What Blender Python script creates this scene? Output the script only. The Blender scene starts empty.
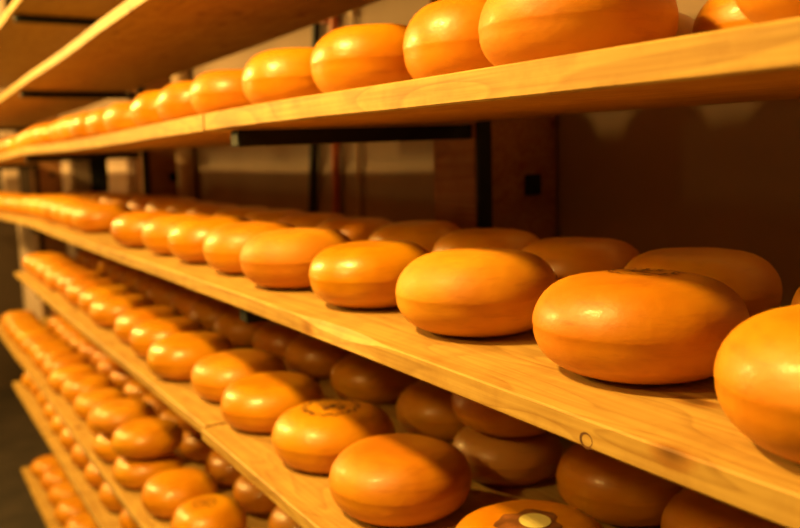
import bpy, bmesh, math, random
from mathutils import Vector, noise
random.seed(7)
ZO = 2.5                      # the camera's height above the floor; shelf heights below are given from the camera
sc = bpy.context.scene
col = sc.collection
PI = math.pi

# ------------------------------------------------------------------ helpers
def tag(o, label=None, cat=None, group=None, kind=None):
    if label: o['label'] = label
    if cat: o['category'] = cat
    if group: o['group'] = group
    if kind: o['kind'] = kind
    return o

def link_mesh(name, bm, mat, parent=None, smooth=False):
    me = bpy.data.meshes.new(name)
    bm.normal_update(); bm.to_mesh(me); bm.free()
    if smooth:
        for p in me.polygons: p.use_smooth = True
    for m in (mat if isinstance(mat, (list, tuple)) else [mat]):
        me.materials.append(m)
    o = bpy.data.objects.new(name, me); col.objects.link(o)
    if parent: o.parent = parent
    return o

def empty(name, loc=(0, 0, 0)):
    o = bpy.data.objects.new(name, None); col.objects.link(o)
    o.location = loc; o.empty_display_size = .05
    return o

def bm_box(bm, x0, x1, y0, y1, z0, z1, bev=0.0):
    r = bmesh.ops.create_cube(bm, size=1)
    for v in r['verts']:
        v.co = Vector(((x0+x1)/2+v.co.x*(x1-x0), (y0+y1)/2+v.co.y*(y1-y0), (z0+z1)/2+v.co.z*(z1-z0)))
    if bev:
        es = {e for v in r['verts'] for e in v.link_edges}
        bmesh.ops.bevel(bm, geom=list(es), offset=bev, segments=2, affect='EDGES', profile=.5)
    return bm

def box(name, x0, x1, y0, y1, z0, z1, mat, parent=None, bev=0.0):
    bm = bmesh.new(); bm_box(bm, x0, x1, y0, y1, z0, z1, bev)
    return link_mesh(name, bm, mat, parent)

def tube_bm(bm, pts, r, seg=12):
    rings = []
    for i, p in enumerate(pts):
        a = Vector(pts[max(0, i-1)]); b = Vector(pts[min(len(pts)-1, i+1)])
        d = (b-a).normalized()
        u = d.cross(Vector((0, 1, 0)) if abs(d.y) < .9 else Vector((1, 0, 0))).normalized(); w = d.cross(u)
        rings.append([bm.verts.new(Vector(p)+u*r*math.cos(2*PI*k/seg)+w*r*math.sin(2*PI*k/seg)) for k in range(seg)])
    for a, b in zip(rings, rings[1:]):
        for k in range(seg):
            bm.faces.new((a[k], a[(k+1) % seg], b[(k+1) % seg], b[k]))
    bm.faces.new(rings[0]); bm.faces.new(rings[-1][::-1])
    bmesh.ops.recalc_face_normals(bm, faces=bm.faces)
    return bm

# ------------------------------------------------------------------ materials
def nodes(name):
    m = bpy.data.materials.new(name); m.use_nodes = True
    nt = m.node_tree; b = nt.nodes['Principled BSDF']
    return m, nt, b
def N(nt, t, **kw):
    n = nt.nodes.new(t)
    for k, v in kw.items():
        if k in n.inputs: n.inputs[k].default_value = v
        else: setattr(n, k, v)
    return n
def ramp(nt, stops):
    n = nt.nodes.new('ShaderNodeValToRGB'); e = n.color_ramp.elements
    while len(e) < len(stops): e.new(.5)
    for el, (p, c) in zip(e, stops): el.position = p; el.color = (*c, 1)
    return n

def mat_cheese(name, CH_A, CH_B):
    m, nt, b = nodes(name); L = nt.links.new
    tc = N(nt, 'ShaderNodeTexCoord'); oi = N(nt, 'ShaderNodeObjectInfo')
    off = N(nt, 'ShaderNodeVectorMath', operation='ADD'); L(tc.outputs['Object'], off.inputs[0])
    mul = N(nt, 'ShaderNodeMath', operation='MULTIPLY'); mul.inputs[1].default_value = 37.0
    L(oi.outputs['Random'], mul.inputs[0]); L(mul.outputs[0], off.inputs[1])
    n1 = N(nt, 'ShaderNodeTexNoise', Scale=9.0, Detail=3.0); L(off.outputs[0], n1.inputs['Vector'])
    r1 = ramp(nt, [(.3, CH_A), (.7, CH_B)]); L(n1.outputs['Fac'], r1.inputs[0])
    # per wheel ripeness
    r2 = ramp(nt, [(0, (.80, .62, .45)), (.35, (1, .92, .9)), (.75, (1, 1.0, 1)), (1, (1, 1.0, 1.2))])
    L(oi.outputs['Random'], r2.inputs[0])
    mx = N(nt, 'ShaderNodeMix', data_type='RGBA', blend_type='MULTIPLY'); mx.inputs['Factor'].default_value = .6
    L(r1.outputs[0], mx.inputs['A']); L(r2.outputs[0], mx.inputs['B'])
    # fine streaks and scuffs
    mp = N(nt, 'ShaderNodeMapping'); mp.inputs['Scale'].default_value = (14, 14, 95); L(off.outputs[0], mp.inputs[0])
    n2 = N(nt, 'ShaderNodeTexNoise', Scale=1.0, Detail=5.0, Roughness=.65); L(mp.outputs[0], n2.inputs['Vector'])
    r3 = ramp(nt, [(.30, (.74, .64, .5)), (.48, (1, 1, 1))]); L(n2.outputs['Fac'], r3.inputs[0])
    mx2 = N(nt, 'ShaderNodeMix', data_type='RGBA', blend_type='MULTIPLY'); mx2.inputs['Factor'].default_value = .55
    L(mx.outputs['Result'], mx2.inputs['A']); L(r3.outputs[0], mx2.inputs['B'])
    L(mx2.outputs['Result'], b.inputs['Base Color'])
    rr = N(nt, 'ShaderNodeMapRange'); rr.inputs['To Min'].default_value = .26; rr.inputs['To Max'].default_value = .44
    L(n1.outputs['Fac'], rr.inputs['Value']); L(rr.outputs[0], b.inputs['Roughness'])
    at = N(nt, 'ShaderNodeAttribute', attribute_type='OBJECT', attribute_name='gloss')
    m1 = N(nt, 'ShaderNodeMapRange'); m1.inputs['To Min'].default_value = .26; m1.inputs['To Max'].default_value = 0.0
    L(at.outputs['Fac'], m1.inputs['Value'])
    ad = N(nt, 'ShaderNodeMath', operation='ADD'); L(rr.outputs[0], ad.inputs[0]); L(m1.outputs[0], ad.inputs[1]); L(ad.outputs[0], b.inputs['Roughness'])
    m2 = N(nt, 'ShaderNodeMath', operation='MULTIPLY'); m2.inputs[1].default_value = .2; L(at.outputs['Fac'], m2.inputs[0]); L(m2.outputs[0], b.inputs['Coat Weight'])
    b.inputs['Coat Roughness'].default_value = .14
    b.inputs['Specular IOR Level'].default_value = .45
    b.inputs['Subsurface Weight'].default_value = .12
    b.inputs['Subsurface Radius'].default_value = (1, .35, .05); b.inputs['Subsurface Scale'].default_value = .02
    n3 = N(nt, 'ShaderNodeTexNoise', Scale=55.0, Detail=6.0, Roughness=.6); L(off.outputs[0], n3.inputs['Vector'])
    bp = N(nt, 'ShaderNodeBump', Strength=.22, Distance=.004); L(n3.outputs['Fac'], bp.inputs['Height'])
    n4 = N(nt, 'ShaderNodeTexNoise', Scale=14.0, Detail=2.0); L(off.outputs[0], n4.inputs['Vector'])
    bp2 = N(nt, 'ShaderNodeBump', Strength=.25, Distance=.008); L(n4.outputs['Fac'], bp2.inputs['Height']); L(bp.outputs[0], bp2.inputs['Normal'])
    L(bp2.outputs[0], b.inputs['Normal']); L(bp2.outputs[0], b.inputs['Coat Normal'])
    return m

def mat_wood(name, light, dark, rough=.55, scale=1.0, spec=.25):
    m, nt, b = nodes(name); L = nt.links.new
    tc = N(nt, 'ShaderNodeTexCoord'); oi = N(nt, 'ShaderNodeObjectInfo')
    off = N(nt, 'ShaderNodeVectorMath', operation='ADD'); L(tc.outputs['Object'], off.inputs[0])
    mul = N(nt, 'ShaderNodeMath', operation='MULTIPLY'); mul.inputs[1].default_value = 11.0
    L(oi.outputs['Random'], mul.inputs[0]); L(mul.outputs[0], off.inputs[1])
    mp = N(nt, 'ShaderNodeMapping'); mp.inputs['Scale'].default_value = (9*scale, 1.1*scale, 9*scale); L(off.outputs[0], mp.inputs[0])
    n1 = N(nt, 'ShaderNodeTexNoise', Scale=.9, Detail=2.0, Distortion=.6); L(mp.outputs[0], n1.inputs['Vector'])
    # growth rings cut through by the board's faces
    mm = N(nt, 'ShaderNodeMath', operation='MULTIPLY'); mm.inputs[1].default_value = 15.0; L(n1.outputs['Fac'], mm.inputs[0])
    fr = N(nt, 'ShaderNodeMath', operation='FRACT'); L(mm.outputs[0], fr.inputs[0])
    r1 = ramp(nt, [(0, light), (.62, tuple(l*.9+d*.1 for l, d in zip(light, dark))), (.9, tuple(l*.65+d*.35 for l, d in zip(light, dark))), (1, light)])
    L(fr.outputs[0], r1.inputs[0])
    mp2 = N(nt, 'ShaderNodeMapping'); mp2.inputs['Scale'].default_value = (120, 3, 120); L(off.outputs[0], mp2.inputs[0])
    n2 = N(nt, 'ShaderNodeTexNoise', Scale=1.0, Detail=4.0); L(mp2.outputs[0], n2.inputs['Vector'])
    r2 = ramp(nt, [(.3, (.70, .58, .42)), (.6, (1, 1, 1))]); L(n2.outputs['Fac'], r2.inputs[0])
    mx = N(nt, 'ShaderNodeMix', data_type='RGBA', blend_type='MULTIPLY'); mx.inputs['Factor'].default_value = .75
    L(r1.outputs[0], mx.inputs['A']); L(r2.outputs[0], mx.inputs['B'])
    # knots
    mp3 = N(nt, 'ShaderNodeMapping'); mp3.inputs['Scale'].default_value = (8, 4.5, 8); L(off.outputs[0], mp3.inputs[0])
    vo = N(nt, 'ShaderNodeTexVoronoi', Scale=1.0); L(mp3.outputs[0], vo.inputs['Vector'])
    r3 = ramp(nt, [(.05, (.25, .13, .06)), (.11, (.8, .6, .45)), (.16, (1, 1, 1))]); L(vo.outputs['Distance'], r3.inputs[0])
    mx2 = N(nt, 'ShaderNodeMix', data_type='RGBA', blend_type='MULTIPLY'); mx2.inputs['Factor'].default_value = .8
    L(mx.outputs['Result'], mx2.inputs['A']); L(r3.outputs[0], mx2.inputs['B'])
    # broad oily stains
    n5 = N(nt, 'ShaderNodeTexNoise', Scale=11.0, Detail=6.0, Roughness=.65); L(off.outputs[0], n5.inputs['Vector'])
    r5 = ramp(nt, [(.38, (.72, .6, .5)), (.55, (1, 1, 1))]); L(n5.outputs['Fac'], r5.inputs[0])
    mx3 = N(nt, 'ShaderNodeMix', data_type='RGBA', blend_type='MULTIPLY'); mx3.inputs['Factor'].default_value = .5
    L(mx2.outputs['Result'], mx3.inputs['A']); L(r5.outputs[0], mx3.inputs['B'])
    L(mx3.outputs['Result'], b.inputs['Base Color'])
    b.inputs['Roughness'].default_value = rough; b.inputs['Specular IOR Level'].default_value = spec
    bp = N(nt, 'ShaderNodeBump', Strength=.25, Distance=.002); L(n2.outputs['Fac'], bp.inputs['Height']); L(bp.outputs[0], b.inputs['Normal'])
    return m

def mat_plain(name, c, rough=.6, metal=0.0, var=.15, scale=6.0, bump=.1, spec=.4):
    m, nt, b = nodes(name); L = nt.links.new
    tc = N(nt, 'ShaderNodeTexCoord')
    n1 = N(nt, 'ShaderNodeTexNoise', Scale=scale, Detail=5.0); L(tc.outputs['Object'], n1.inputs['Vector'])
    r1 = ramp(nt, [(.3, tuple(v*(1-var) for v in c)), (.7, tuple(min(1, v*(1+var)) for v in c))]); L(n1.outputs['Fac'], r1.inputs[0])
    L(r1.outputs[0], b.inputs['Base Color'])
    b.inputs['Roughness'].default_value = rough; b.inputs['Metallic'].default_value = metal
    b.inputs['Specular IOR Level'].default_value = spec
    n2 = N(nt, 'ShaderNodeTexNoise', Scale=scale*8, Detail=4.0); L(tc.outputs['Object'], n2.inputs['Vector'])
    bp = N(nt, 'ShaderNodeBump', Strength=bump, Distance=.003); L(n2.outputs['Fac'], bp.inputs['Height']); L(bp.outputs[0], b.inputs['Normal'])
    return m

CH_A = (.52, .185, .0016); CH_B = (.64, .290, .0022)
CHEESE = mat_cheese('waxed_cheese_rind', CH_A, CH_B)
DULL = mat_cheese('dull_tan_rind', (.46, .20, .03), (.56, .27, .05))
PINE = mat_wood('pine_board', (.50, .325, .085), (.21, .085, .014))
POST = mat_wood('dark_post_timber', (.36, .17, .06), (.15, .06, .02), rough=.7, scale=.6)
BLACK = mat_plain('black_painted_steel', (.012, .012, .010), .6, spec=.2)
HOLE = mat_plain('black_recess', (.004, .004, .004), .9)
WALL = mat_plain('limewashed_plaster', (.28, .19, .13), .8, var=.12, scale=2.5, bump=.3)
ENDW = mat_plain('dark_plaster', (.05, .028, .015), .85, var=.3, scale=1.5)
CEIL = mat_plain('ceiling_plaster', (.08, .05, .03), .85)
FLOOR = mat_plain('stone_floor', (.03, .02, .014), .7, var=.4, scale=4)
WHITE = mat_plain('cream_paint', (.68, .50, .38), .6, var=.08)
REDPIPE = mat_plain('rust_red_pipe', (.42, .10, .02), .5)
DARKP = mat_plain('dark_rubber', (.015, .01, .008), .6)
TANP = mat_plain('tan_painted_pipe', (.45, .30, .17), .5)
INK = mat_plain('brown_ink', (.12, .04, .006), .6, var=.4, scale=60)
PAPER = mat_plain('pale_label_paper', (.72, .62, .22), .55, var=.1, scale=40)
STAIN = mat_plain('dark_rind_stain', (.20, .07, .015), .5, var=.5, scale=40)
KNOT = mat_plain('knot_wood', (.10, .035, .008), .6, var=.4, scale=50)
KNOTL = mat_plain('knot_heart', (.50, .26, .07), .6, var=.2, scale=50)
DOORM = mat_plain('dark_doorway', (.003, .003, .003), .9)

# ------------------------------------------------------------------ setting
def struct(o): o['kind'] = 'structure'; return o
XW = 1.43
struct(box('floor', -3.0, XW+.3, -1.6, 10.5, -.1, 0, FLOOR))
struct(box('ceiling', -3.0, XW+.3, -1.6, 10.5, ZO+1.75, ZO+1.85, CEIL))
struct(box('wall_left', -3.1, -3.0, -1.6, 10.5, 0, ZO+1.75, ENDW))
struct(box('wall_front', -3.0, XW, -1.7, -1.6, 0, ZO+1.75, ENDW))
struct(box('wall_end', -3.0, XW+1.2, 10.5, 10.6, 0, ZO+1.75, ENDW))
# right wall with a doorway far along it
DY0, DY1, DT = 6.62, 8.2, ZO+.25
wb = bmesh.new()
bm_box(wb, XW, XW+.15, -1.6, DY0, 0, ZO+1.75); bm_box(wb, XW, XW+.15, DY1, 10.5, 0, ZO+1.75); bm_box(wb, XW, XW+.15, DY0, DY1, DT, ZO+1.75)
struct(link_mesh('wall_right', wb, WALL))
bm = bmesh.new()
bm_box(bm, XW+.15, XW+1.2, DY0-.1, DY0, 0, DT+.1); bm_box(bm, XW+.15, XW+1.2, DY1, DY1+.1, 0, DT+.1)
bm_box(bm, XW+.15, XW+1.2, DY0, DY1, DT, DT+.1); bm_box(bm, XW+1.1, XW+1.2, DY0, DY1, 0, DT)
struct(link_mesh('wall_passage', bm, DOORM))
bm = bmesh.new()
bm_box(bm, XW-.03, XW+.0, DY0-.62, DY0, 0, DT+.12, .004); bm_box(bm, XW-.03, XW+.0, DY1, DY1+.42, 0, DT+.12, .004)
bm_box(bm, XW-.03, XW+.0, DY0, DY1, DT, DT+.12)
struct(link_mesh('trim_1', bm, WHITE))

# ------------------------------------------------------------------ shelf heights
BARS = (1.63, 4.70, 8.75)
def sag(y):
    # boards dip a little between the arms of the rack
    k = (y-1.63)/3.07
    return -.5*(1-math.cos(2*PI*k))
def drift(y): return -max(0, min(1, (y-2.2)/3.6))
SH = {  # bottom z, thickness, sag amount, far drift, rise towards the back
 'Y': (.757, .036, .000, .000, .000),
 'Z': (.402, .036, .004, .026, .000),
 'A': (.065, .037, .009, .006, .008),
 'B': (-.294, .031, .004, .010, .004),
 'C': (-.639, .027, .004, .000, .000),
 'D': (-1.140, .026, .004, .045, .000),
 'E': (-1.395, .031, .004, .055, .000),
 'F': (-1.955, .031, .004, .060, .000),
 'G': (-2.330, .031, .004, .050, .000)}
FX, BX = .58, 1.128
FAR = {'A': .010, 'B': .016, 'D': .014}     # the far bay stands a little lower
def zbot(s, x, y):
    b, t, a, d, r = SH[s]
    return ZO + b + a*sag(y) + d*drift(y) + r*(x-FX)/(BX-FX) - FAR.get(s, 0)*max(0, y-4.7)
def ztop(s, x, y): return zbot(s, x, y)+SH[s][1]

def board(s, y0, y1, label, x0=FX, x1=BX, dz=0.0, chip=None, notch=None):
    n = max(8, int((y1-y0)/.04)); bm = bmesh.new(); xs = [x0, (x0+x1)/2, x1]
    ob = 0.0025; rnd = random.Random(hash(s) % 97 + int(y0*10)) if False else random.Random(len(label)*3+int(y0*10))
    ph = rnd.random()*9
    rings = []
    cx, cy = (x0+x1)/2, (y0+y1)/2
    for i in range(n+1):
        y = y0+(y1-y0)*i/n
        w = noise.noise(Vector((ph, y*2.2, 0)))*.0035 + noise.noise(Vector((ph, y*9, 3)))*.0010
        wz = noise.noise(Vector((ph, y*1.7, 7)))*.0006
        bz = noise.noise(Vector((ph, y*6, 5)))*.0012
        c = 0
        if chip and chip[0] < y < chip[1]:
            c = .012*math.sin(PI*(y-chip[0])/(chip[1]-chip[0]))**.5*(1+.5*noise.noise(Vector((1, y*60, 0))))
        zt0, zt1 = ztop(s, x0, y)+dz+wz, ztop(s, x1, y)+dz+wz
        zb0, zb1 = zbot(s, x0, y)+dz+wz+bz, zbot(s, x1, y)+dz+wz+bz
        xf = x0+w
        prof = [(xf, zb0+ob), (xf+c*.3, zt0-ob-c), (xf+ob+c, zt0-.0004), (x1-ob, zt1), (x1, zt1-ob), (x1, zb1+ob), (x1-ob, zb1), (xf+ob, zb0)]
        rings.append([bm.verts.new((px-cx, y-cy, pz-ZO)) for px, pz in prof])
    for a, b in zip(rings, rings[1:]):
        for k in range(8): bm.faces.new((a[k], a[(k+1) % 8], b[(k+1) % 8], b[k]))
    bm.faces.new(rings[0]); bm.faces.new(rings[-1][::-1])
    bmesh.ops.recalc_face_normals(bm, faces=bm.faces)
    o = link_mesh('shelf_board', bm, PINE); o.location = (cx, cy, ZO)
    tag(o, label, 'shelf', 'pine boards of the cheese rack')
    return o

board('Y', 1.85, 9.3, 'pine shelf board in the top left corner, highest of all the boards')
board('Z', .9, 4.68, 'pine shelf board second from the top, empty, seen from below')
board('Z', 4.70, 9.3, 'far blurred pine board continuing the empty shelf at the left edge')
board('A', -.6, 1.768, 'thick pine board of the upper cheese shelf, running out at the right edge', x0=FX)
board('A', 1.785, 4.68, 'pine board continuing the upper cheese shelf to the left of its joint')
board('A', 4.70, 9.3, 'far blurred pine board at the left end of the upper cheese shelf')
bB = board('B', -.6, 4.68, 'long pine board of the second cheese shelf with round knot and chipped edge', x1=1.16, chip=(1.05, 1.30))
board('B', 4.70, 9.3, 'far blurred pine board at the left end of the second cheese shelf', x1=1.16)
board('C', -.6, 1.868, 'near pine board of the third cheese shelf, in front of a dark joint', x0=.562, x1=1.16, dz=.004)
board('C', 1.898, 5.45, 'pine board of the third cheese shelf beyond its dark joint', x1=1.16)
board('D', .6, 4.68, 'near pine board of the fourth cheese shelf, under the stacked wheels', x1=1.16)
board('D', 4.70, 7.2, 'far blurred pine board of the fourth cheese shelf at the left edge', x1=1.16)
board('E', 1.4, 4.68, 'near pine board of the fifth cheese shelf, just below the fourth', x1=1.16)
board('E', 4.70, 6.1, 'far blurred pine board of the fifth cheese shelf', x1=1.16)
board('F', 2.4, 4.9, 'near pine board of the lowest cheese shelf at the bottom left', x1=1.16)
board('F', 4.92, 6.0, 'far blurred pine board of the lowest cheese shelf', x1=1.16)

# knot in the front face of the second shelf board
def knot(parent, y, z, r):
    bm = bmesh.new(); seg = 28; rings = []
    for j, (rr, dx) in enumerate(((r, 0), (r*.97, -.0012), (r*.66, -.0014), (r*.58, -.0002))):
        rings.append([bm.verts.new((dx, rr*1.05*math.cos(2*PI*k/seg), rr*.9*math.sin(2*PI*k/seg))) for k in range(seg)])
    for a, b in zip(rings, rings[1:]):
        for k in range(seg): bm.faces.new((a[k], a[(k+1) % seg], b[(k+1) % seg], b[k]))
    o = link_mesh('knot', bm, KNOT, parent); o.location = Vector((FX+.0005, y, z))-parent.location
    bm = bmesh.new(); bmesh.ops.create_circle(bm, cap_ends=True, radius=r*.58, segments=20)
    for v in bm.verts: v.co = Vector((-.0004, v.co.x, v.co.y))
    h = link_mesh('knot_heart', bm, KNOTL, o)
    o['label'] = 'dark round knot'
    return o
knot(bB, .618, zbot('B', FX, .618)+.0085, .0105)

# ------------------------------------------------------------------ the rack's frame
rack = empty('storage_rack', (1.30, 1.63, 0))
tag(rack, 'dark timber posts with black steel arms carrying the pine boards', 'rack')
def rbox(name, x0, x1, y0, y1, z0, z1, mat, bev=.002, par=rack):
    bm = bmesh.new(); bm_box(bm, x0, x1, y0, y1, z0, z1, bev)
    org = Vector((1.30, 1.63, 0))
    for v in bm.verts: v.co -= org
    o = link_mesh(name, bm, mat); o.parent = rack if par is rack else par
    return o
for yb in BARS:
    p = rbox('post', 1.17, 1.42, yb-.01, yb+.17, 0, ZO+1.2, POST, .006)
    h = rbox('bolt_plate', 1.315, 1.36, yb-.0225, yb-.0105, ZO-.10, ZO-.05, BLACK, .004, p)
    h2 = rbox('edge_strip', 1.172, 1.212, yb-.0205, yb-.0105, 0, ZO+1.19, BLACK, .002, p)
    for s in SH:
        if s == 'G': continue
        if s == 'C' and yb > 7: continue
        if s in 'DEFY' and yb > 7: continue
        x0 = .60
        bm = bmesh.new(); zf, zk = zbot(s, x0, yb+.02), zbot(s, 1.16, yb+.02)
        bm_box(bm, x0, 1.172, yb, yb+.045, 0, 1, 0)
        for v in bm.verts:
            zz = zf if v.co.x < .9 else zk
            v.co.z = (zz-.0035) if v.co.z > .5 else (zz-.036)
        bmesh.ops.bevel(bm, geom=list(bm.edges), offset=.003, segments=2, affect='EDGES')
        for v in bm.verts: v.co -= Vector((1.30, 1.63, 0))
        link_mesh('crossbar', bm, BLACK, rack)

# ------------------------------------------------------------------ pipes and cable on the wall
def pipe(name, y, r, mat, label, cat, lean=0.0, z0=0.0, z1=ZO+1.74, clips=()):
    bm = bmesh.new(); x = XW-r-.006
    pts = [(0, lean*(t-.5)*2, z0+(z1-z0)*t) for t in [i/24 for i in range(25)]]
    tube_bm(bm, pts, r)
    o = link_mesh(name, bm, mat, smooth=True); o.location = (x, y, 0)
    tag(o, label, cat)
    for zc in clips:
        b = bmesh.new(); bm_box(b, -r*1.5, r+.006, -r*1.5, r*1.5, zc-.012, zc+.012, .002)
        link_mesh('clip', b, mat, o)
    return o
pipe('cable', 3.06, .017, DARKP, 'thick black vertical cable on the back wall above the second shelf', 'cable', lean=-.3)
pipe('wall_pipe', 2.84, .016, REDPIPE, 'thin rust red vertical pipe on the back wall beside the black cable', 'pipe', lean=-.12, clips=(ZO+.5, ZO-.6))
pipe('wall_pipe', 2.66, .008, TANP, 'very thin tan pipe on the back wall right of the red pipe', 'pipe', clips=(ZO+.5,))
pipe('wall_pipe', 4.56, .05, TANP, 'thick tan vertical pipe on the back wall beside the far dark post', 'pipe', clips=(ZO+.6,))

# pillar beyond the end of the rack
pl = empty('pillar', (1.02, 9.6, 0)); tag(pl, 'pale plastered pillar beyond the far left end of the rack', 'pillar')
def pbox(name, x0, x1, y0, y1, z0, z1, mat):
    bm = bmesh.new(); bm_box(bm, x0-1.02, x1-1.02, y0-9.6, y1-9.6, z0, z1, .01)
    return link_mesh(name, bm, mat, pl)
pbox('shaft', .99, 1.13, 9.5, 9.7, ZO-.45, ZO+1.7, WHITE)
pbox('plinth', 1.11, 1.40, 9.4, 9.8, 0, ZO-.45, WHITE)

# ------------------------------------------------------------------ cheese wheels
def wheel_bm(R, H, seed, seg=56):
    rnd = random.Random(seed); bm = bmesh.new()
    hz = H*.5; cr = min(R*.55, H*.60)          # side bulge: half height by cr
    p1, p2, p3 = (rnd.random()*6.28 for _ in range(3)); a2, a3 = .004+rnd.random()*.008, rnd.random()*.006
    tx, ty = (rnd.random()-.5)*.045, (rnd.random()-.5)*.045
    dome = .004+rnd.random()*.005; mid = .46+rnd.random()*.05
    prof = [(0.0001, 0.0), (.35*(R-cr), 0.0), (.75*(R-cr), .0003), (.95*(R-cr), .001)]
    nb = 10
    for i in range(1, nb+1):                       # lower side, drawn in towards the base
        t = i/nb*PI/2
        prof.append((R-.0007-cr+cr*math.sin(t)**.92, mid*H*(1-math.cos(t)**.93)))
    prof.append((R-.0002, (mid+.012)*H))
    prof.append((R-.0001, (mid+.04)*H))
    for i in range(1, 10):                         # upper side
        t = i/9*PI/2
        prof.append((R-cr+cr*math.cos(t)**.88, mid*H+(1-mid)*H*math.sin(t)**.94))
    k0 = R-cr
    prof += [(k0*.8, H), (k0*.5, H), (k0*.25, H), (.0001, H)]
    rings = []
    for (r, z) in prof:
        ring = []
        for k in range(seg):
            th = 2*PI*k/seg
            rr = r*(1+a2*math.cos(2*th+p1)+a3*math.cos(3*th+p2))
            nz = noise.noise(Vector((rr*math.cos(th)*14+seed*3.1, rr*math.sin(th)*14, z*14)))
            rr += nz*.0022*min(1, r/R*1.4)
            zz = z
            if z > .5*H:
                w = (z/H-.5)*2
                zz += w*(dome*(1-(r/R)**2) + tx*rr*math.cos(th)*.5 + ty*rr*math.sin(th)*.5 + nz*.0015)
            ring.append(bm.verts.new((rr*math.cos(th), rr*math.sin(th), zz)))
        rings.append(ring)
    for a, b in zip(rings, rings[1:]):
        for k in range(seg): bm.faces.new((a[k], a[(k+1) % seg], b[(k+1) % seg], b[k]))
    bm.faces.new(rings[0][::-1]); bm.faces.new(rings[-1])
    bmesh.ops.recalc_face_normals(bm, faces=bm.faces)
    return bm

def new_wheel(R, H, seed):
    return link_mesh('cheese_wheel', wheel_bm(R, H, seed), CHEESE, smooth=True)
protos = []
for i in range(10):
    o = new_wheel(.125, .108, 100+i); protos.append(o)
used = set()

def top_patch(parent, name, mat, cx, cy, rfun, seg=30, lift=.0006, inner=0.0):
    """a thin patch that lies on the wheel's top; radii given by rfun(angle)"""
    me = parent.data
    def topz(x, y):
        best = None
        for v in me.vertices:
            if v.co.z < TOPH*.7: continue
            d = (v.co.x-x)**2+(v.co.y-y)**2+1e-7
            best = (best or [])
            best.append((d, v.co.z))
        best.sort(); s = best[:4]; w = sum(1/d for d, _ in s)
        return sum(z/d for d, z in s)/w
    bm = bmesh.new(); rings = []
    lv = [inner+(1-inner)*t for t in ((0.02 if inner == 0 else 0), .5, 1)]
    for l in lv:
        ring = []
        for k in range(seg):
            th = 2*PI*k/seg; r = rfun(th)*l
            x, y = cx+r*math.cos(th), cy+r*math.sin(th)
            ring.append(bm.verts.new((x, y, topz(x, y)+lift)))
        rings.append(ring)
    for a, b in zip(rings, rings[1:]):
        for k in range(seg): bm.faces.new((a[k], b[k], b[(k+1) % seg], a[(k+1) % seg]))
    if inner == 0: bm.faces.new(rings[0])
    bmesh.ops.recalc_face_normals(bm, faces=bm.faces)
    return link_mesh(name, bm, mat, parent, smooth=True)

TOPH = .108
def ink_stamp(parent, cx, cy, rad, seed=1, dens=46):
    """blurred oval stamp: short strokes of ink on the top of the rind"""
    rnd = random.Random(seed); me = parent.data
    tv = [(v.co.x, v.co.y, v.co.z) for v in me.vertices if v.co.z > TOPH*.7]
    def topz(x, y):
        s = sorted(((a-x)**2+(b-y)**2+1e-7, c) for a, b, c in tv)[:4]; w = sum(1/d for d, _ in s)
        return sum(z/d for d, z in s)/w
    bm = bmesh.new()
    for i in range(dens):
        if i < dens*.65:
            th = 2*PI*i/(dens*.65); r = rad*(.86+.1*(i % 2)); dx, dy = -math.sin(th), math.cos(th)
        else:
            th = rnd.random()*6.28; r = rad*rnd.random()*.55; dx, dy = 1, 0
        x, y = cx+r*math.cos(th), cy+r*math.sin(th)
        l, w = rad*(.06+rnd.random()*.10), rad*(.03+rnd.random()*.05)
        vs = []
        for (u, v) in ((-l, -w), (l, -w*.6), (l*.9, w), (-l*.8, w*.8)):
            px, py = x+dx*u-dy*v, y+dy*u+dx*v
            vs.append(bm.verts.new((px, py, topz(px, py)+.0011)))
        bm.faces.new(vs)
    bmesh.ops.recalc_face_normals(bm, faces=bm.faces)
    o = link_mesh('ink_stamp', bm, INK, parent); o['label'] = 'dark faded ink stamp'
    return o

items = []   # dicts: shelf,row,x,y,R,H,tier,unique
def put(s, row, x, y, R=.125, H=.108, tier=0, uniq=False, below=None, **kw):
    items.append(dict(s=s, row=row, x=x, y=y, R=R, H=H, tier=tier, uniq=uniq, below=below, **kw))

rj = random.Random(11)
def run(s, row, x, y0, y1, step, R=.123, H=.108, stack=0.0, jit=.012):
    y = y0
    while y < y1:
        k = 1+(rj.random()-.5)*.05
        if s == 'B' and row == 0 and 3.62 < y < 3.66: y += .1
        xx, yy = x+(rj.random()-.5)*jit*2, y+(rj.random()-.5)*jit
        put(s, row, xx, yy, R*k, H*(1+(rj.random()-.5)*.10))
        if rj.random() < stack: put(s, row, xx+.006, yy-.006, R*k*.99, H, tier=1, below=H)
        y += step
# --- upper cheese shelf (A)
put('A', 0, .735, .425, .124, .118, uniq=1)
put('A', 0, .790, .863, .127, .126, uniq=1)
put('A', 0, .812, 1.118, .113, .128, uniq=1)
put('A', 0, .780, 1.385, .118, .122, uniq=1)
put('A', 0, .762, 1.695, .116, .118, uniq=1)
put('A', 0, .765, 2.045, .122, .112)
put('A', 0, .745, 2.31, .112, .110)
put('A', 0, .735, 2.56, .112, .108)
put('A', 0, .755, 2.99, .122, .108)
run('A', 0, .755, 3.30, 8.6, .305, H=.108)
for y in (.44, .72, .99, 1.27, 1.55, 1.83, 2.11): put('A', 1, 1.012 if abs(y-1.0) > .2 else 1.03, y, .108, .100)
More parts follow.
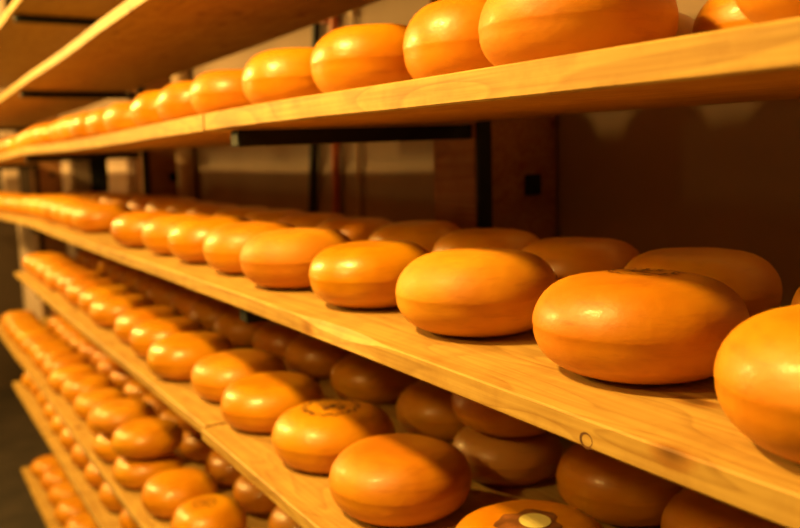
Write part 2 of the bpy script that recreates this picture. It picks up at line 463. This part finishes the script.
# --- second cheese shelf (B)
put('B', 0, .712, .412, .126, .112, uniq=1)
put('B', 0, .760, .722, .127, .108, uniq=1, stamp=(.032, .022, .044))
put('B', 0, .748, 1.035, .123, .110, uniq=1)
put('B', 0, .735, 1.335, .117, .104, uniq=1)
put('B', 0, .722, 1.635, .122, .108, uniq=1)
put('B', 0, .735, 1.915, .122, .108, uniq=1)
put('B', 0, .732, 2.205, .120, .108)
put('B', 0, .728, 2.470, .120, .108)
put('B', 0, .715, 2.800, .124, .108)
run('B', 0, .735, 3.58, 5.1, .27)
run('B', 0, .735, 5.25, 8.9, .30)
for y, x in ((.565, 1.03), (.862, 1.032), (1.115, 1.025), (1.365, 1.015), (1.64, 1.02), (1.92, 1.01), (2.2, 1.02), (2.47, 1.02), (2.75, 1.02), (3.03, 1.015), (3.31, 1.02)):
    put('B', 1, x, y, .1155, .104)
run('B', 1, 1.02, 3.62, 6.2, .29)
# --- third cheese shelf (C)
put('C', 0, .742, .905, .122, .086, uniq=1, lab=1)
put('C', 0, .721, 1.235, .126, .106, uniq=1)
put('C', 0, .730, 1.515, .125, .101, uniq=1, stamp=(.0, .01, .06))
put('C', 0, .722, 1.815, .122, .102, uniq=1)
put('C', 0, .745, 2.100, .126, .100, uniq=1)
put('C', 0, .708, 2.400, .125, .108, uniq=1)
put('C', 0, .725, 2.70, .122, .108)
put('C', 0, .735, 2.955, .122, .106)
run('C', 0, .735, 3.34, 5.4, .285)
for y in (.51, .76): put('C', 1, 1.03, y, .122, .108)
put('C', 1, 1.040, 1.010, .120, .110)
put('C', 1, .972, 1.255, .106, .088, uniq=1, dull=1)
put('C', 1, .975, 1.250, .111, .100, tier=1, below=.088)
put('C', 1, 1.030, 1.53, .124, .104)
for x, y in ((1.03, 1.87), (1.035, 2.18), (1.035, 2.43)): put('C', 1, x, y, .120, .104)
put('C', 1, 1.0, 2.70, .120, .106)
run('C', 1, 1.02, 3.0, 5.3, .285)
# --- fourth cheese shelf (D)
put('D', 0, .735, 2.06, .124, .108, uniq=1)
put('D', 0, .722, 2.370, .112, .112, uniq=1, stamp=(-.01, 0, .035))
put('D', 0, .718, 2.660, .120, .110, uniq=1)
put('D', 0, .700, 2.985, .122, .100, uniq=1)
put('D', 0, .704, 2.980, .122, .100, tier=1, below=.100, uniq=1)
put('D', 0, .700, 3.315, .122, .100)
put('D', 0, .696, 3.310, .121, .100, tier=1, below=.100)
run('D', 0, .730, 3.66, 7.05, .295, stack=.12)
for y, st in ((2.21, 0), (2.52, 0), (2.81, 0), (3.12, 1), (3.44, 0), (3.75, 0), (4.05, 0), (4.35, 1), (4.65, 0)):
    put('D', 1, .970, y, .114, .104)
    if st: put('D', 1, .965, y-.01, .113, .104, tier=1, below=.104)
run('D', 1, .99, 4.92, 6.6, .30, stack=.3)
# --- fifth and lowest shelves (E, F)
run('E', 0, .735, 2.85, 5.98, .30)
run('F', 0, .735, 3.95, 5.9, .30)

# camera numbers (also used to see which wheels stand inside the frame)
F_PX = 850.0
yaw, pitch, roll = (math.radians(a) for a in (30.65, 7.18, 1.55))
fw = Vector((math.sin(yaw)*math.cos(pitch), math.cos(yaw)*math.cos(pitch), -math.sin(pitch)))
rt = Vector((math.cos(yaw), -math.sin(yaw), 0)); up = rt.cross(fw)
rt2 = rt*math.cos(roll)-up*math.sin(roll); up2 = up*math.cos(roll)+rt*math.sin(roll)

ORD = ['first', 'second', 'third', 'fourth', 'fifth', 'sixth', 'seventh', 'eighth', 'ninth', 'tenth', 'eleventh', 'twelfth']
SNAME = {'A': 'upper', 'B': 'second', 'C': 'third', 'D': 'fourth', 'E': 'fifth', 'F': 'lowest'}
special = {
 ('A', 0, 0): 'orange cheese wheel cut off by the top right corner, on the upper shelf',
 ('A', 0, 1): 'large pale yellow cheese wheel at the top edge of the photo, upper shelf front',
 ('A', 0, 2): 'tall glossy orange cheese wheel left of the largest one on the upper shelf',
 ('A', 1, 0): 'shaded cheese wheel at the top right corner, in the upper shelf back row',
 ('B', 0, 0): 'large orange cheese wheel cut off by the right edge of the photo, second shelf',
 ('B', 0, 1): 'largest sharp orange cheese wheel, dark stamp on top, beside the right-edge wheel on second shelf',
 ('B', 0, 2): 'smooth orange cheese wheel just left of the largest stamped wheel on the second shelf',
 ('B', 0, 3): 'low glossy yellow cheese wheel above the chipped edge of the second shelf',
 ('C', 0, 0): 'cheese wheel with a pale label and stain on top, cut off by the bottom edge',
 ('C', 0, 1): 'bright orange cheese wheel at the bottom centre of the photo, on the third shelf',
 ('C', 0, 2): 'yellow cheese wheel with a dark oval ink stamp on top, on the third shelf',
}
GLOSS = {('B', 0, .412): .45, ('B', 0, .722): .45, ('B', 0, 1.035): .05, ('B', 0, 1.335): 1.0, ('B', 0, 1.635): .05, ('A', 0, .863): .25, ('C', 0, 1.235): .4}   # how shiny the rind is
byrow = {}
for it in items: byrow.setdefault((it['s'], it['row']), []).append(it)
objs = []
gcount = 0
for (s, row), lst in byrow.items():
    lst.sort(key=lambda d: (round(d['y'], 1), d['tier']))
    base_i = -1; seen = -1
    for it in lst:
        if it['tier'] == 0:
            base_i += 1
            c = Vector((it['x'], it['y'], ztop(s, it['x'], it['y'])-ZO+.05))
            zc = c.dot(fw); px, py = 400+F_PX*c.dot(rt2)/zc, 264-F_PX*c.dot(up2)/zc
            infr = zc > 0 and -20 < px < 800+.5*.25*F_PX/zc and -60 < py < 528+.5*.12*F_PX/zc
            if infr: seen += 1
        k = seen
        if s == 'Y': lab = 'small blurred cheese wheel on the highest board, in the top left corner'
        else:
            fr = 'front' if row == 0 else 'back'
            if it.get('dull'): lab = 'dull tan cheese wheel at the bottom of the two-high stack behind, third shelf'
            elif it['tier'] and s == 'C': lab = 'shaded brown-orange cheese wheel on top of a dull tan one, third shelf back row'
            elif (s, row, k) in special: lab = special[(s, row, k)]
            elif k < 8 and k >= 0:
                if it['tier']: lab = 'upper cheese wheel of the stack %s from the right, %s row, %s shelf' % (ORD[k], fr, SNAME[s])
                else: lab = '%s cheese wheel, %s from the right in the %s row of the %s shelf' % ('yellow-orange' if row == 0 else 'shaded orange', ORD[k], fr, SNAME[s])
            else:
                if it['tier']: lab = 'far blurred cheese wheel on top of another, %s row, left part of the %s shelf' % (fr, SNAME[s])
                else: lab = 'far blurred cheese wheel in the %s row, towards the left end of the %s shelf' % (fr, SNAME[s])
        if it['uniq']:
            o = new_wheel(it['R'], it['H'], int(it['y']*1000)+ord(s))
            if it.get('dull'): o.data.materials[0] = DULL
            o.rotation_euler.z = rj.random()*.4
        else:
            i = rj.randrange(len(protos)); p = protos[i]
            if i in used:
                o = p.copy(); col.objects.link(o)
            else: o = p; used.add(i)
            o.scale = (it['R']/.125, it['R']/.125, it['H']/.108); o.rotation_euler.z = rj.random()*6.28
        z = ztop(s, it['x'], it['y'])+.0015
        if it['tier']: z += (it['below'] or .108)+.009
        o.location = (it['x'], it['y'], z)
        o['gloss'] = GLOSS.get((s, row, round(it['y'], 3)), .55+.45*rj.random())
        if s == 'A' : o.rotation_euler.y = -math.atan(SH['A'][4]/(BX-FX))
        tag(o, lab, 'cheese', '%s row of cheeses on the %s shelf' % ('front' if row == 0 else 'back', SNAME.get(s, 'highest')))
        if it.get('stamp'):
            o.rotation_euler.z = 0; TOPH = it['H']
            ink_stamp(o, it['stamp'][0], it['stamp'][1], it['stamp'][2], seed=int(it['y']*10))
        if it.get('lab'):
            o.rotation_euler.z = 0; TOPH = it['H']
            st = top_patch(o, 'stain', STAIN, -.005, -.005, lambda th: .045+.006*math.sin(3*th)+.004*math.sin(7*th+1), lift=.0006)
            st['label'] = 'dark stain around the label'
            lb = top_patch(o, 'paper_label', PAPER, .004, -.004, lambda th: .024+.0015*math.sin(2*th), lift=.0014)
            lb['label'] = 'pale yellow label'
for i, p in enumerate(protos):
    if i not in used: bpy.data.objects.remove(p)

# ------------------------------------------------------------------ lights
def lamp(loc, e, r, c):
    l = bpy.data.lights.new('lamp_or_fill', 'POINT'); l.energy = e; l.shadow_soft_size = r; l.color = c
    o = bpy.data.objects.new('lamp_or_fill', l); col.objects.link(o); o.location = (loc[0], loc[1], ZO+loc[2]); return o
WARM = (1, .60, .135)
lamp((-.62, 1.45, 1.46), 350, .10, WARM)
lamp((-1.50, 1.15, 1.00), 70, .10, WARM)
lamp((-1.05, 4.7, 1.22), 390, .10, WARM)
lamp((-1.20, 7.8, 1.12), 380, .10, WARM)
lamp((-2.3, 6.6, -.30), 55, .12, WARM)  # unseen low fill, added to brighten the lower back rows
lamp((-.25, 9.0, -.08), 16, .05, WARM)  # weak fill added to lift the far pillar and door trim, not a ceiling fitting
w = bpy.data.worlds.new('world'); sc.world = w; w.use_nodes = True
w.node_tree.nodes['Background'].inputs[0].default_value = (1, .6, .3, 1)
w.node_tree.nodes['Background'].inputs[1].default_value = .006

# ------------------------------------------------------------------ camera
cam = bpy.data.cameras.new('camera'); co = bpy.data.objects.new('camera', cam); col.objects.link(co)
from mathutils import Matrix
M = Matrix((rt2, up2, -fw)).transposed().to_4x4(); M.translation = Vector((0, 0, ZO)); co.matrix_world = M
cam.sensor_width = 36; cam.lens = F_PX/800*36; cam.clip_start = .05
cam.dof.use_dof = True; cam.dof.focus_distance = 1.0; cam.dof.aperture_fstop = 3.4
sc.camera = co
sc.view_settings.view_transform = 'Standard'; sc.view_settings.look = 'None'
sc.view_settings.exposure = 0.35; sc.view_settings.gamma = 1; sc.view_settings.use_curve_mapping = False
